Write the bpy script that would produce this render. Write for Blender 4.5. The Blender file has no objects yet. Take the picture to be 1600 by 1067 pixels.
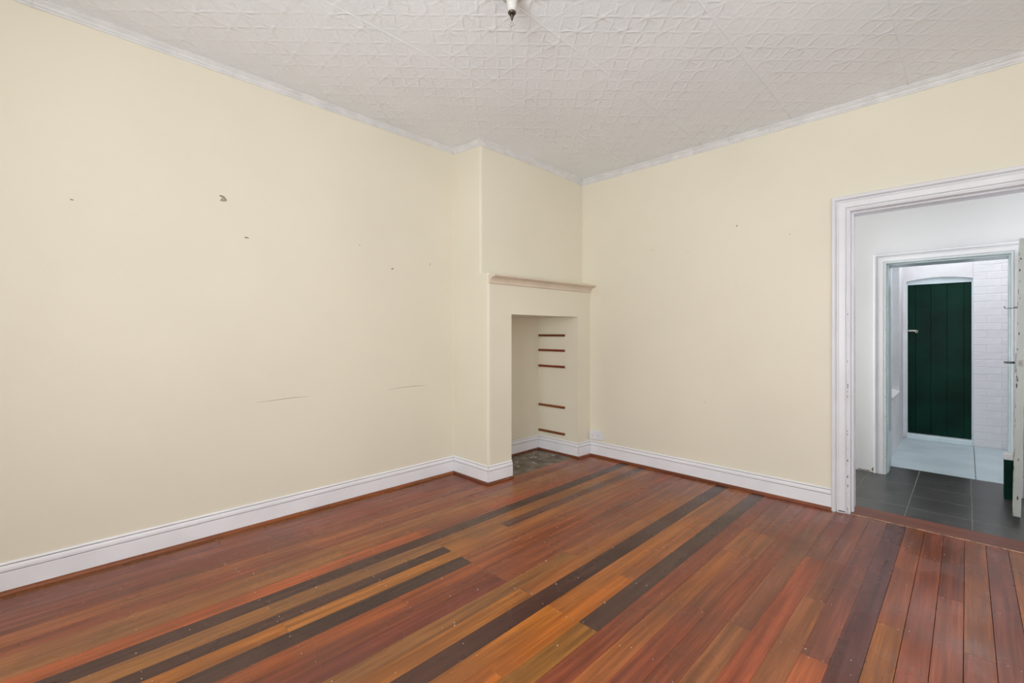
import bpy, bmesh, math, random
from mathutils import Vector, Matrix

random.seed(7)
scene = bpy.context.scene
C = scene.collection
H = 1.35                      # eye height in metres; plan dimensions below are in eye heights
PI = math.pi

# ------------------------------------------------------------------ camera
cam_d = bpy.data.cameras.new('camera')
cam = bpy.data.objects.new('camera', cam_d)
C.objects.link(cam)
cam.location = (0, 0, H)
cam.rotation_euler = (PI / 2, 0, PI / 4)
cam_d.sensor_width = 36.0
cam_d.lens = 710.0 / 1600.0 * 36.0
cam_d.shift_y = -12.5 / 1600.0
cam_d.clip_start = 0.02
scene.camera = cam

# ------------------------------------------------------------------ world, light, exposure
w = bpy.data.worlds.new('sky')
scene.world = w
w.use_nodes = True
bg = w.node_tree.nodes['Background']
bg.inputs[0].default_value = (0.93, 0.965, 1.0, 1)
bg.inputs[1].default_value = 2.7


def area(name, loc, rot, sx, sy, power, col):
    d = bpy.data.lights.new(name, 'AREA')
    d.shape = 'RECTANGLE'
    d.size = sx
    d.size_y = sy
    d.energy = power
    d.color = col
    o = bpy.data.objects.new(name, d)
    o.location = loc
    o.rotation_euler = rot
    C.objects.link(o)
    return o


# added lamps outside made-up, unseen openings in the room and at both passage ends
area('added_light_back', (-0.35, -1.66, 1.60), (PI / 2 + 0.45, 0, 0), 1.8, 1.9, 130, (0.92, 0.97, 1.0))
area('added_light_side', (1.42, 0.95, 1.60), (PI / 2 + 0.42, 0, PI / 2), 1.9, 1.9, 5, (0.92, 0.97, 1.0))
area('added_light_passage_left', (-2.4, 5.0, 1.5), (PI / 2, 0, -PI / 2), 0.9, 2.0, 13, (0.95, 0.98, 1.0))
area('added_light_passage_right', (2.3, 5.0, 1.7), (PI / 2, 0, PI / 2), 0.9, 1.4, 15, (0.97, 0.985, 1.0))

vs = scene.view_settings
vs.view_transform = 'Standard'
vs.look = 'None'
vs.gamma = 1.0
vs.exposure = 0.0
vs.use_curve_mapping = False
try:
    scene.cycles.use_denoising = True
    scene.cycles.max_bounces = 10
    scene.cycles.diffuse_bounces = 6
    scene.cycles.caustics_refractive = False
except Exception:
    pass


# ------------------------------------------------------------------ materials
def lin(c):
    c = c / 255.0
    return c / 12.92 if c <= 0.04045 else ((c + 0.055) / 1.055) ** 2.4


def rgb(r, g, b):
    return (lin(r), lin(g), lin(b), 1.0)


class NT:
    def __init__(self, name):
        self.m = bpy.data.materials.new(name)
        self.m.use_nodes = True
        self.t = self.m.node_tree
        self.b = self.t.nodes['Principled BSDF']

    def n(self, kind, **kw):
        nd = self.t.nodes.new(kind)
        for k, v in kw.items():
            setattr(nd, k, v)
        return nd

    def l(self, a, b):
        self.t.links.new(a, b)

    def math(self, op, a, b=None, clamp=False):
        nd = self.n('ShaderNodeMath', operation=op, use_clamp=clamp)
        for i, v in enumerate((a, b)):
            if v is None:
                continue
            if isinstance(v, (int, float)):
                nd.inputs[i].default_value = v
            else:
                self.l(v, nd.inputs[i])
        return nd.outputs[0]

    def mix(self, f, a, b, blend='MIX'):
        nd = self.n('ShaderNodeMix', data_type='RGBA', blend_type=blend)
        for i, v in ((0, f), (6, a), (7, b)):
            if isinstance(v, (int, float)):
                nd.inputs[i].default_value = v
            elif isinstance(v, tuple):
                nd.inputs[i].default_value = v
            else:
                self.l(v, nd.inputs[i])
        return nd.outputs[2]

    def coord(self, scale=(1, 1, 1), loc=(0, 0, 0)):
        tc = self.n('ShaderNodeTexCoord')
        mp = self.n('ShaderNodeMapping')
        mp.inputs['Scale'].default_value = scale
        mp.inputs['Location'].default_value = loc
        self.l(tc.outputs['Object'], mp.inputs['Vector'])
        return mp.outputs[0]

    def noise(self, vec, scale, detail=3, rough=0.5):
        nd = self.n('ShaderNodeTexNoise')
        nd.inputs['Scale'].default_value = scale
        nd.inputs['Detail'].default_value = detail
        nd.inputs['Roughness'].default_value = rough
        self.l(vec, nd.inputs['Vector'])
        return nd.outputs[0]

    def ramp(self, f, lo, hi):
        nd = self.n('ShaderNodeMapRange', interpolation_type='SMOOTHSTEP')
        nd.inputs[1].default_value = lo
        nd.inputs[2].default_value = hi
        self.l(f, nd.inputs[0])
        return nd.outputs[0]

    def bump(self, h, strength, dist):
        nd = self.n('ShaderNodeBump')
        nd.inputs['Strength'].default_value = strength
        nd.inputs['Distance'].default_value = dist
        self.l(h, nd.inputs['Height'])
        self.l(nd.outputs[0], self.b.inputs['Normal'])


def paint(name, col, rough=0.6, var=0.06, vscale=1.6, bump=0.15, bscale=90, dirt=None, dirt_lo=0.68, dirt_hi=0.8, dscale=6):
    k = NT(name)
    v = k.coord()
    n1 = k.ramp(k.noise(v, vscale, 4), 0.3, 0.7)
    dark = tuple(c * (1 - var * 2) for c in col[:3]) + (1,)
    lite = tuple(min(1, c * (1 + var * 0.4)) for c in col[:3]) + (1,)
    c = k.mix(n1, dark, lite)
    if dirt:
        n2 = k.ramp(k.noise(v, dscale, 6, 0.7), dirt_lo, dirt_hi)
        c = k.mix(n2, c, dirt)
    k.l(c, k.b.inputs['Base Color'])
    k.b.inputs['Roughness'].default_value = rough
    if bump:
        k.bump(k.noise(v, bscale, 3), bump, 0.002)
    return k.m


M = {}
M['cream'] = paint('cream_wall_paint', rgb(232, 226, 208.5), 0.55, 0.02, 0.9, 0.12, 60)
M['white'] = paint('white_gloss_paint', rgb(241, 241, 247), 0.35, 0.03, 3, 0.06, 60)
M['architrave'] = paint('architrave_white_paint', rgb(229, 229, 235), 0.35, 0.03, 3, 0.05, 60)
M['hall'] = paint('hall_white_paint', rgb(221, 222, 226), 0.55, 0.02, 1.5, 0.08, 60)
M['cornice'] = paint('cornice_white_paint', rgb(226, 227, 229), 0.5, 0.05, 9, 0.12, 50)
M['outside'] = paint('courtyard_white_paint', rgb(222, 220, 222), 0.6, 0.05, 4, 0.5, 45, rgb(150, 140, 132), 0.72, 0.9, 5)
M['paleblue'] = paint('pale_blue_gloss_paint', rgb(206, 219, 223), 0.3, 0.05, 6, 0.2, 40, rgb(120, 130, 130), 0.7, 0.82, 14)
M['slab'] = paint('painted_courtyard_slab', rgb(190, 203, 208), 0.45, 0.06, 3, 0.3, 40, rgb(130, 138, 140), 0.72, 0.85, 9)
M['leaf'] = paint('worn_door_paint', rgb(176, 180, 176), 0.4, 0.05, 5, 0.1, 40, rgb(110, 106, 100), 0.72, 0.78, 12)
M['green'] = paint('dark_green_door_paint', rgb(8, 44, 34), 0.34, 0.22, 3, 0.15, 30, rgb(70, 100, 92), 0.78, 0.84, 26)
M['green'].node_tree.nodes['Principled BSDF'].inputs['Specular IOR Level'].default_value = 0.05
M['tile'] = paint('charcoal_floor_tile', rgb(62, 60, 58), 0.32, 0.12, 4, 0.15, 30, rgb(84, 80, 76), 0.5, 0.8, 7)
M['grout'] = paint('tile_grout', rgb(126, 121, 116), 0.8, 0.1, 12, 0)
M['hearth'] = paint('bare_concrete_hearth', rgb(138, 126, 112), 0.8, 0.28, 9, 0.6, 30, rgb(176, 170, 160), 0.56, 0.7, 8)
M['subfloor'] = paint('dark_gap', rgb(34, 22, 17), 0.9, 0.1, 5, 0)
M['dark_backing'] = paint('groove_shade_brown', rgb(112, 96, 88), 0.85, 0.15, 20, 0)  # dark tone painted in for the shade of the skirting grooves
M['worn'] = paint('worn_bare_timber_edge', rgb(186, 150, 126), 0.7, 0.3, 40, 0.2, 60)
M['chip'] = paint('bare_chip', rgb(52, 42, 38), 0.85, 0.2, 40, 0)
M['plasterchip'] = paint('bare_plaster', rgb(176, 166, 146), 0.9, 0.3, 60, 0)
M['fleck'] = paint('pale_fleck', rgb(214, 206, 194), 0.7, 0.1, 60, 0)
M['scuff'] = paint('grey_scuff', rgb(168, 156, 134), 0.8, 0.12, 30, 0)
M['plastic'] = paint('white_plastic', rgb(232, 231, 238), 0.3, 0.01, 4, 0)
M['holder'] = paint('yellowed_white_plastic', rgb(206, 204, 200), 0.4, 0.03, 30, 0)
M['dark'] = paint('dark_slot', rgb(58, 56, 60), 0.5, 0.05, 20, 0)
M['mantel'] = paint('mantel_cream_paint', rgb(222, 208, 190), 0.5, 0.04, 6, 0.1, 40)


def metal(name, col, rough):
    k = NT(name)
    v = k.coord()
    k.l(k.mix(k.ramp(k.noise(v, 60, 3), 0.3, 0.7), tuple(c * 0.8 for c in col[:3]) + (1,), col), k.b.inputs['Base Color'])
    k.b.inputs['Metallic'].default_value = 0.9
    k.b.inputs['Roughness'].default_value = rough
    return k.m


M['steel'] = metal('dull_steel', rgb(120, 120, 118), 0.4)
M['brass'] = metal('dark_brass', rgb(96, 88, 78), 0.35)
k = NT('clear_bulb_glass')
k.b.inputs['Base Color'].default_value = (1, 1, 1, 1)
k.b.inputs['Roughness'].default_value = 0.0
k.b.inputs['Transmission Weight'].default_value = 1.0
k.b.inputs['IOR'].default_value = 1.12
M['glass'] = k.m
k = NT('grey_window_glass')
k.b.inputs['Base Color'].default_value = rgb(120, 124, 128)
k.b.inputs['Roughness'].default_value = 0.08
k.b.inputs['IOR'].default_value = 1.5
M['pane'] = k.m

# pressed-metal ceiling: embossed lozenges at 45 degrees to the walls
k = NT('embossed_ceiling_paint')
v = k.coord()
rot = k.n('ShaderNodeVectorRotate', rotation_type='Z_AXIS')
rot.inputs['Angle'].default_value = PI / 4
k.l(v, rot.inputs['Vector'])
wob = k.n('ShaderNodeTexNoise')
wob.inputs['Scale'].default_value = 14
k.l(rot.outputs[0], wob.inputs['Vector'])
sep = k.n('ShaderNodeSeparateXYZ')
k.l(rot.outputs[0], sep.inputs[0])
P = 0.125
wv = k.math('MULTIPLY', k.math('SUBTRACT', wob.outputs[0], 0.5), 0.035)
a_ = k.math('ADD', sep.outputs[0], wv)
b_ = k.math('ADD', sep.outputs[1], wv)
sep0 = k.n('ShaderNodeSeparateXYZ')
k.l(v, sep0.inputs[0])


def ridge(c, p, e, ph=0.0):
    return k.math('POWER', k.math('ABSOLUTE', k.math('COSINE', k.math('ADD', k.math('MULTIPLY', c, PI / p), ph))), e)


ra = k.math('MULTIPLY', ridge(a_, P, 40), ridge(b_, P, 0.9, PI / 2))
rb = k.math('MULTIPLY', ridge(b_, P * 0.75, 30), ridge(a_, P, 0.9, PI / 2))
P2 = P * math.sqrt(2)
rx = k.math('MULTIPLY', ridge(k.math('ADD', sep0.outputs[0], wv), P2, 40), ridge(sep0.outputs[1], P2, 1.0))
ry = k.math('MULTIPLY', ridge(k.math('SUBTRACT', sep0.outputs[1], wv), P2, 40), ridge(sep0.outputs[0], P2, 1.0))
patch = k.ramp(k.noise(v, 3.2, 3), 0.35, 0.65)
lat = k.math('MULTIPLY', k.math('ADD', k.math('ADD', ra, rb), k.math('ADD', rx, ry)), k.math('ADD', k.math('MULTIPLY', patch, 0.7), 0.3))
fine = k.math('MULTIPLY', k.noise(v, 55, 4, 0.65), 0.9)
hsum = k.math('ADD', lat, fine)
k.bump(hsum, 0.8, 0.004)
k.l(k.mix(k.ramp(k.noise(v, 1.1, 3), 0.3, 0.7), rgb(233, 239, 246), rgb(239, 244, 251)), k.b.inputs['Base Color'])
k.b.inputs['Roughness'].default_value = 0.38
M['ceiling'] = k.m


# timber: the board's own colour comes from the object, the grain from noise along its length
def timber(name, axis='y', rough=0.3, wear=True):
    k = NT(name)
    oi = k.n('ShaderNodeObjectInfo')
    tc = k.n('ShaderNodeTexCoord')
    off = k.n('ShaderNodeVectorMath', operation='SCALE')
    off.inputs[0].default_value = (37.0, 91.0, 13.0)
    k.l(oi.outputs['Random'], off.inputs['Scale'])
    add = k.n('ShaderNodeVectorMath', operation='ADD')
    k.l(tc.outputs['Object'], add.inputs[0])
    k.l(off.outputs[0], add.inputs[1])

    def mapped(s):
        mp = k.n('ShaderNodeMapping')
        mp.inputs['Scale'].default_value = s if axis == 'y' else (s[1], s[0], s[2])
        k.l(add.outputs[0], mp.inputs['Vector'])
        return mp.outputs[0]
    g1 = k.ramp(k.noise(mapped((34, 1.3, 8)), 1.0, 5, 0.62), 0.32, 0.72)
    g2 = k.ramp(k.noise(mapped((150, 2.6, 8)), 1.0, 3, 0.6), 0.35, 0.68)
    g3 = k.ramp(k.noise(mapped((9, 0.9, 3)), 1.0, 3, 0.5), 0.3, 0.75)
    base = oi.outputs['Color']
    dk = k.mix(1.0, base, (0.50, 0.46, 0.44, 1), 'MULTIPLY')
    lt = k.mix(1.0, base, (1.34, 1.30, 1.20, 1), 'MULTIPLY')
    c = k.mix(g1, dk, lt)
    c = k.mix(k.math('MULTIPLY', g2, 0.5), c, dk)
    c = k.mix(k.math('MULTIPLY', g3, 0.35), c, base)
    if wear:
        wv = k.coord()
        s = k.ramp(k.noise(wv, 1.7, 2, 0.5), 0.42, 0.75)
        c = k.mix(k.math('MULTIPLY', s, 0.46), c, rgb(94, 66, 55))
        r = k.ramp(k.noise(wv, 2.6, 3, 0.5), 0.3, 0.75)
        k.l(k.math('ADD', k.math('MULTIPLY', r, 0.2), rough - 0.08), k.b.inputs['Roughness'])
    else:
        k.b.inputs['Roughness'].default_value = rough
    k.l(c, k.b.inputs['Base Color'])
    k.b.inputs['IOR'].default_value = 1.41
    k.bump(k.math('ADD', g2, k.noise(k.coord(), 9, 2)), 0.1, 0.0012)
    return k.m


M['board'] = timber('varnished_floorboard', 'y', 0.27)
M['board_x'] = timber('varnished_timber_strip', 'x', 0.4, False)


# ------------------------------------------------------------------ helpers
def tag(o, label, cat, kind=None, group=None):
    o['label'] = label
    o['category'] = cat
    if kind:
        o['kind'] = kind
    if group:
        o['group'] = group
    return o


def link(name, me, mat, parent=None):
    o = bpy.data.objects.new(name, me)
    C.objects.link(o)
    if mat and not me.materials:
        me.materials.append(mat)
    if parent:
        o.parent = parent
    return o


def fin(name, bm, mat, parent=None, smooth=False):
    bmesh.ops.recalc_face_normals(bm, faces=bm.faces[:])
    me = bpy.data.meshes.new(name)
    bm.to_mesh(me)
    bm.free()
    if smooth:
        for p in me.polygons:
            p.use_smooth = True
    return link(name, me, mat, parent)


def empty(name, loc=(0, 0, 0)):
    o = bpy.data.objects.new(name, None)
    o.location = loc
    o.empty_display_size = 0.1
    C.objects.link(o)
    return o


def bbox(bm, x0, x1, y0, y1, z0, z1, bev=0.0, seg=1):
    vs_ = [bm.verts.new((x, y, z)) for z in (z0, z1) for y in (y0, y1) for x in (x0, x1)]
    fs = [(0, 2, 3, 1), (4, 5, 7, 6), (0, 1, 5, 4), (2, 6, 7, 3), (0, 4, 6, 2), (1, 3, 7, 5)]
    faces = [bm.faces.new([vs_[i] for i in f]) for f in fs]
    if bev:
        es = list({e for f in faces for e in f.edges})
        bmesh.ops.bevel(bm, geom=es, offset=bev, segments=seg, affect='EDGES', profile=0.5)
    return vs_


def prism(bm, pts, z0, z1):
    """vertical prism over a plan polygon"""
    a = [bm.verts.new((x, y, z0)) for x, y in pts]
    b = [bm.verts.new((x, y, z1)) for x, y in pts]
    n = len(pts)
    bm.faces.new(a[::-1])
    bm.faces.new(b)
    for i in range(n):
        bm.faces.new((a[i], a[(i + 1) % n], b[(i + 1) % n], b[i]))


def loft(bm, rings, closed_ring=True, caps=True):
    vr = [[bm.verts.new(p) for p in r] for r in rings]
    n = len(vr[0])
    for i in range(len(vr) - 1):
        for j in range(n if closed_ring else n - 1):
            j2 = (j + 1) % n
            bm.faces.new((vr[i][j], vr[i][j2], vr[i + 1][j2], vr[i + 1][j]))
    if caps and closed_ring:
        bm.faces.new(vr[0][::-1])
        bm.faces.new(vr[-1])
    return vr


def lathe(bm, prof, n=20, centre=(0, 0, 0)):
    """revolve (r, z) about the vertical axis"""
    rings = []
    for r, z in prof:
        r = max(r, 1e-5)
        rings.append([(centre[0] + r * math.cos(2 * PI * i / n), centre[1] + r * math.sin(2 * PI * i / n), centre[2] + z) for i in range(n)])
    loft(bm, rings)


def tube(bm, pts, r, n=8):
    pts = [Vector(p) for p in pts]
    rings = []
    for i, p in enumerate(pts):
        t = (pts[min(i + 1, len(pts) - 1)] - pts[max(i - 1, 0)]).normalized()
        up = Vector((0, 0, 1)) if abs(t.z) < 0.9 else Vector((1, 0, 0))
        a = t.cross(up).normalized()
        b = t.cross(a).normalized()
        rings.append([tuple(p + a * r * math.cos(2 * PI * j / n) + b * r * math.sin(2 * PI * j / n)) for j in range(n)])
    loft(bm, rings)


def miters(path):
    """offset vectors to the right of a plan polyline, so that d * vector keeps distance d from each leg"""
    out = []
    for i in range(len(path)):
        ns = []
        for a, b in ((i - 1, i), (i, i + 1)):
            if 0 <= a and b < len(path):
                d = Vector((path[b][0] - path[a][0], path[b][1] - path[a][1])).normalized()
                ns.append(Vector((d.y, -d.x)))
        if len(ns) == 1:
            out.append(ns[0])
        else:
            m = (ns[0] + ns[1]).normalized()
            out.append(m / max(0.2, m.dot(ns[0])))
    return out


def sweep_seg(bm, p0, m0, p1, m1, prof, z0=0.0, z1=0.0):
    r0 = [(p0[0] + m0.x * d, p0[1] + m0.y * d, z0 + z) for d, z in prof]
    r1 = [(p1[0] + m1.x * d, p1[1] + m1.y * d, z1 + z) for d, z in prof]
    loft(bm, [r0, r1])


def S(*v):
    return tuple(x * H for x in v)


# ------------------------------------------------------------------ key dimensions (metres)
XL = -2.612 * H          # left wall face
YR = 3.108 * H           # right wall face
XS = 0.80 * H            # side wall behind the camera's right
YB = -1.00 * H           # back wall behind the camera
YRB = 3.277 * H          # passage side of the right wall
Y2 = 4.163 * H           # second wall, passage face
Y2B = 4.448 * H
Y3 = 5.75 * H            # courtyard back wall
CH = 2.36 * H            # wall tops
HALLC = 2.2 * H
DX0, DX1, DZ = -0.455 * H, 0.245 * H, 1.678 * H        # first doorway
EX0, EX1, EZ = -0.402 * H, 0.1955 * H, 1.495 * H       # second doorway
NX = -2.63 * H           # niche back
NY0, NY1, NZ = 2.229 * H, 2.954 * H, 1.133 * H
BY = 2.02 * H            # chimney return plane


def face_lo(y):          # chimney breast, lower block
    return (-2.242 + (y / H - 2.02) / 1.088 * 0.045) * H


def face_up(y):          # chimney breast, upper block
    return (-2.321 + (y / H - 2.02) / 1.088 * 0.047) * H


def zceil(x, y):
    dl, dr = max(0.0, x - XL), max(0.0, YR - y)
    ww = (dl / (dl + dr)) ** 0.6 if dl + dr > 1e-6 else 0.5
    return H * (2.327 - 0.055 * ww)


# ------------------------------------------------------------------ walls
def boxes(name, lst, mat, bev=0):
    bm = bmesh.new()
    for b in lst:
        bbox(bm, *b, bev)
    return fin(name, bm, mat)


o = boxes('wall_left', [(XL - 0.2, XL, YB - 0.2, BY, -0.1, CH)], M['cream'])
tag(o, 'long plain cream painted wall with small plaster chips, left of chimney breast', 'wall', 'structure')
wall_left = o

LW = DX0 - 0.02
RW = DX1 + 0.02
o = boxes('wall_right', [(-2.9 * H, LW, YR, YRB, -0.1, CH), (LW, RW, YR, YRB, DZ + 0.02, CH), (RW, XS + 0.2, YR, YRB, -0.1, CH)], M['cream'])
tag(o, 'cream painted wall holding the open doorway, right of the chimney breast', 'wall', 'structure')
wall_right = o

WX0, WX1, WZ0, WZ1 = -1.2, 0.5, 0.85, 2.65  # window opening added in the unseen back wall to let light in
o = boxes('wall_back', [(XL - 0.2, WX0, YB - 0.2, YB, -0.1, CH), (WX1, XS + 0.2, YB - 0.2, YB, -0.1, CH),
                        (WX0, WX1, YB - 0.2, YB, -0.1, WZ0), (WX0, WX1, YB - 0.2, YB, WZ1, CH)], M['cream'])
tag(o, 'cream wall with an added window behind the camera', 'wall', 'structure')
SY0, SY1 = 0.05, 1.85  # second made-up window opening, for the side lamp
o = boxes('wall_side', [(XS, XS + 0.2, YB, SY0, -0.1, CH), (XS, XS + 0.2, SY1, YR, -0.1, CH),
                        (XS, XS + 0.2, SY0, SY1, -0.1, WZ0), (XS, XS + 0.2, SY0, SY1, WZ1, CH)], M['cream'])
tag(o, 'cream wall with an added window to the right of the camera', 'wall', 'structure')


def sash(name, u0, u1, z0, z1, depth0, depth1, axis):
    bm = bmesh.new()
    f = 0.06

    def bx(a0, a1, b0, b1):
        if axis == 'x':
            bbox(bm, a0, a1, depth0, depth1, b0, b1, 0.006)
        else:
            bbox(bm, depth0, depth1, a0, a1, b0, b1, 0.006)
    zm = (z0 + z1) / 2
    bx(u0, u0 + f, z0, z1)
    bx(u1 - f, u1, z0, z1)
    bx(u0 + f, u1 - f, z0, z0 + f)
    bx(u0 + f, u1 - f, z1 - f, z1)
    bx(u0 + f, u1 - f, zm - 0.025, zm + 0.025)
    return fin(name, bm, M['white'])


tag(sash('added_window_1', WX0, WX1, WZ0, WZ1, YB - 0.14, YB - 0.08, 'x'), 'added white sash window frame, unseen behind the camera', 'window', 'structure')
tag(sash('added_window_2', SY0, SY1, WZ0, WZ1, XS + 0.08, XS + 0.14, 'y'), 'added white sash window frame, unseen right of the camera', 'window', 'structure')

# chimney breast: two piers, lintel over the niche, niche back, set-back upper block
bm = bmesh.new()
XD = XL - 0.2


def rounded(px, py, r=0.022, n=5):
    """front-left corner of the breast, softly rounded as old plaster"""
    return [(px - r + r * math.sin(t), py + r - r * math.cos(t)) for t in [PI / 2 * i / n for i in range(n + 1)]]


ZS = 1.405 * H
prism(bm, [(XD, BY)] + rounded(face_lo(BY), BY) + [(face_lo(NY0), NY0), (XD, NY0)], -0.1, ZS)
prism(bm, [(XD, NY1), (face_lo(NY1), NY1), (face_lo(YR), YR), (XD, YR)], -0.1, ZS)
prism(bm, [(XD, NY0), (face_lo(NY0), NY0), (face_lo(NY1), NY1), (XD, NY1)], NZ, ZS)
prism(bm, [(XD, NY0), (NX, NY0), (NX, NY1), (XD, NY1)], -0.1, NZ)
prism(bm, [(XD, BY)] + rounded(face_up(BY), BY) + [(face_up(YR), YR), (XD, YR)], ZS, CH)
wall_chimney = fin('wall_chimney', bm, M['cream'])
tag(wall_chimney, 'cream plastered chimney breast with an empty shelved niche', 'wall', 'structure')

# mantel: cavetto moulding across the breast
bm = bmesh.new()
mz0, mz1 = 1.333 * H, 1.392 * H
prof = [(-0.01, mz0), (0.008, mz0), (0.014, mz0 + 0.006)]
for i in range(7):
    t = PI / 2 * i / 6
    prof.append((0.014 + 0.052 * (1 - math.cos(t)), mz0 + 0.010 + 0.048 * math.sin(t)))
prof += [(0.076, mz0 + 0.060), (0.083, mz0 + 0.066), (0.084, mz1 - 0.004), (0.080, mz1), (-0.01, mz1)]
ya, yb = 2.024 * H, YR
rings = [[(face_lo(y) + d, y, z) for d, z in prof] for y in (ya, yb)]
loft(bm, rings)
o = fin('mantel_shelf', bm, M['mantel'])
tag(o, 'narrow moulded cream mantel shelf across the chimney breast above the niche', 'mantel')

# ------------------------------------------------------------------ ceiling
o = boxes('ceiling', [(XD, XS + 0.2, YB - 0.2, YRB, 2.345 * H, 2.345 * H + 0.15)], M['cornice'])
tag(o, 'white embossed pressed metal ceiling in wide sheets', 'ceiling', 'structure')
ceiling = o
seams = [XL - 0.02, -2.40, -1.70, -0.99, -0.285, 0.42, XS]
yb_ = [YB, 0.30, 2.13, YR]
for i in range(len(seams) - 1):
    for j in range(len(yb_) - 1):
        x0, x1, y0, y1 = seams[i], seams[i + 1], yb_[j], yb_[j + 1]
        nx, ny = 8, 18
        bm = bmesh.new()
        g = []
        for a in range(nx + 1):
            row = []
            for b in range(ny + 1):
                x = x0 + (x1 - x0) * a / nx
                y = y0 + (y1 - y0) * b / ny
                z = zceil(x, y)
                if 0 < a < nx and 0 < b < ny:
                    z += 0.0012 * math.sin(x * 9 + 1.3 * y) * math.sin(y * 5 + x)
                row.append(bm.verts.new((x, y, z)))
            g.append(row)
        for a in range(nx):
            for b in range(ny):
                bm.faces.new((g[a][b], g[a][b + 1], g[a + 1][b + 1], g[a + 1][b]))
        fin('ceiling_panel', bm, M['ceiling'], ceiling, True)
for x in seams[1:-1]:
    bm = bmesh.new()
    rings = []
    for b in range(41):
        y = YB + (YR - YB) * b / 40
        z = zceil(x, y)
        rings.append([(x - 0.006, y, z + 0.001), (x - 0.003, y, z - 0.0012), (x + 0.003, y, z - 0.0012), (x + 0.006, y, z + 0.001)])
    loft(bm, rings)
    fin('seam_bead', bm, M['ceiling'], ceiling, True)

# cornice in short lengths of pressed metal
cpath = [(XL, YB), (XL, BY), (face_up(BY), BY), (face_up(YR), YR), (XS, YR)]
cm = miters(cpath)
cprof = [(0.0, 0.006), (0.0, -0.050), (0.005, -0.051), (0.009, -0.046), (0.010, -0.040), (0.016, -0.036), (0.020, -0.026), (0.030, -0.016),
         (0.034, -0.014), (0.036, -0.008), (0.043, -0.006), (0.044, 0.006)]
cnames = [('trim_1', 'thin white pressed metal cornice along the top of the long left wall'),
          ('trim_2', 'very short white cornice on the narrow side of the chimney breast'),
          ('trim_3', 'white cornice along the front of the chimney breast'),
          ('trim_4', 'white cornice along the top of the wall with the doorway')]
for i, (nm, lb) in enumerate(cnames):
    root = empty(nm, (cpath[i][0], cpath[i][1], zceil(*cpath[i])))
    tag(root, lb, 'cornice', 'structure')
    p0, p1 = Vector(cpath[i]), Vector(cpath[i + 1])
    L = (p1 - p0).length
    n = max(1, round(L / 0.31))
    inv = Matrix.Translation(-root.location)
    for s in range(n):
        ta, tb = s / n, (s + 1) / n
        a, b = p0.lerp(p1, ta), p0.lerp(p1, tb)
        nrm = Vector(((p1 - p0).y, -(p1 - p0).x)).normalized()
        ma = cm[i] if s == 0 else nrm
        mb = cm[i + 1] if s == n - 1 else nrm
        if 0 < s:
            a = p0.lerp(p1, ta + 0.0004 / L)
        dz = random.uniform(-0.001, 0.0008)
        sc = random.uniform(0.98, 1.02)
        bm = bmesh.new()
        # lips of the lapped ends
        sweep_seg(bm, a, ma, b, mb, [(d * sc, z + dz) for d, z in cprof], zceil(*a), zceil(*b))
        e = p0.lerp(p1, max(0, tb - 0.006 / L))
        if s < n - 1:
            sweep_seg(bm, e, nrm, b, nrm, [(d * sc + 0.0025 if d > 0 else d, z + dz - 0.0025) for d, z in cprof], zceil(*e), zceil(*b))
        bm.transform(inv)
        fin('cornice_piece', bm, M['cornice'], root)

# ------------------------------------------------------------------ skirting and quad bead
spath = [(XL, YB), (XL, BY), (face_lo(BY), BY), (face_lo(NY0), NY0)]
npath = [(NX, NY0), (NX, NY1), (face_lo(NY1), NY1), (face_lo(YR), YR), (-0.538 * H, YR)]
sprof = [(0, 0.0), (0.019, 0.0), (0.019, 0.1145), (0.0175, 0.1160), (0, 0.1160)]
tprof = [(0, 0.1192), (0.0155, 0.1192), (0.0172, 0.124), (0.0175, 0.130), (0.0165, 0.139), (0.013, 0.148), (0.0125, 0.1500), (0, 0.1500)]
fprof = [(0, 0.1530), (0.0105, 0.1530), (0.0115, 0.155), (0.0112, 0.158), (0.007, 0.163), (0, 0.164)]
bprof = [(0.0005, 0.1158), (0.0142, 0.1158), (0.0142, 0.1194), (0.0092, 0.122), (0.0092, 0.1532), (0.0005, 0.1532)]  # strip filling both grooves, coloured dark to stand in for their shade
qprof = [(0.019, 0.0), (0.036, 0.0), (0.0355, 0.008), (0.033, 0.014), (0.028, 0.019), (0.022, 0.0225), (0.019, 0.023)]
sm, nm_ = miters(spath), miters(npath)
base = [('baseboard_left', 'long white moulded skirting board below the plain left wall', spath, sm, [0]),
        ('baseboard_chimney', 'short white skirting wrapped round the outer corner of the chimney breast', spath, sm, [1, 2]),
        ('baseboard_niche', 'white skirting inside the chimney niche and its right pier', npath, nm_, [0, 1, 2]),
        ('baseboard_right', 'white moulded skirting between chimney and doorway', npath, nm_, [3])]
red = rgb(128, 72, 48)
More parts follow.
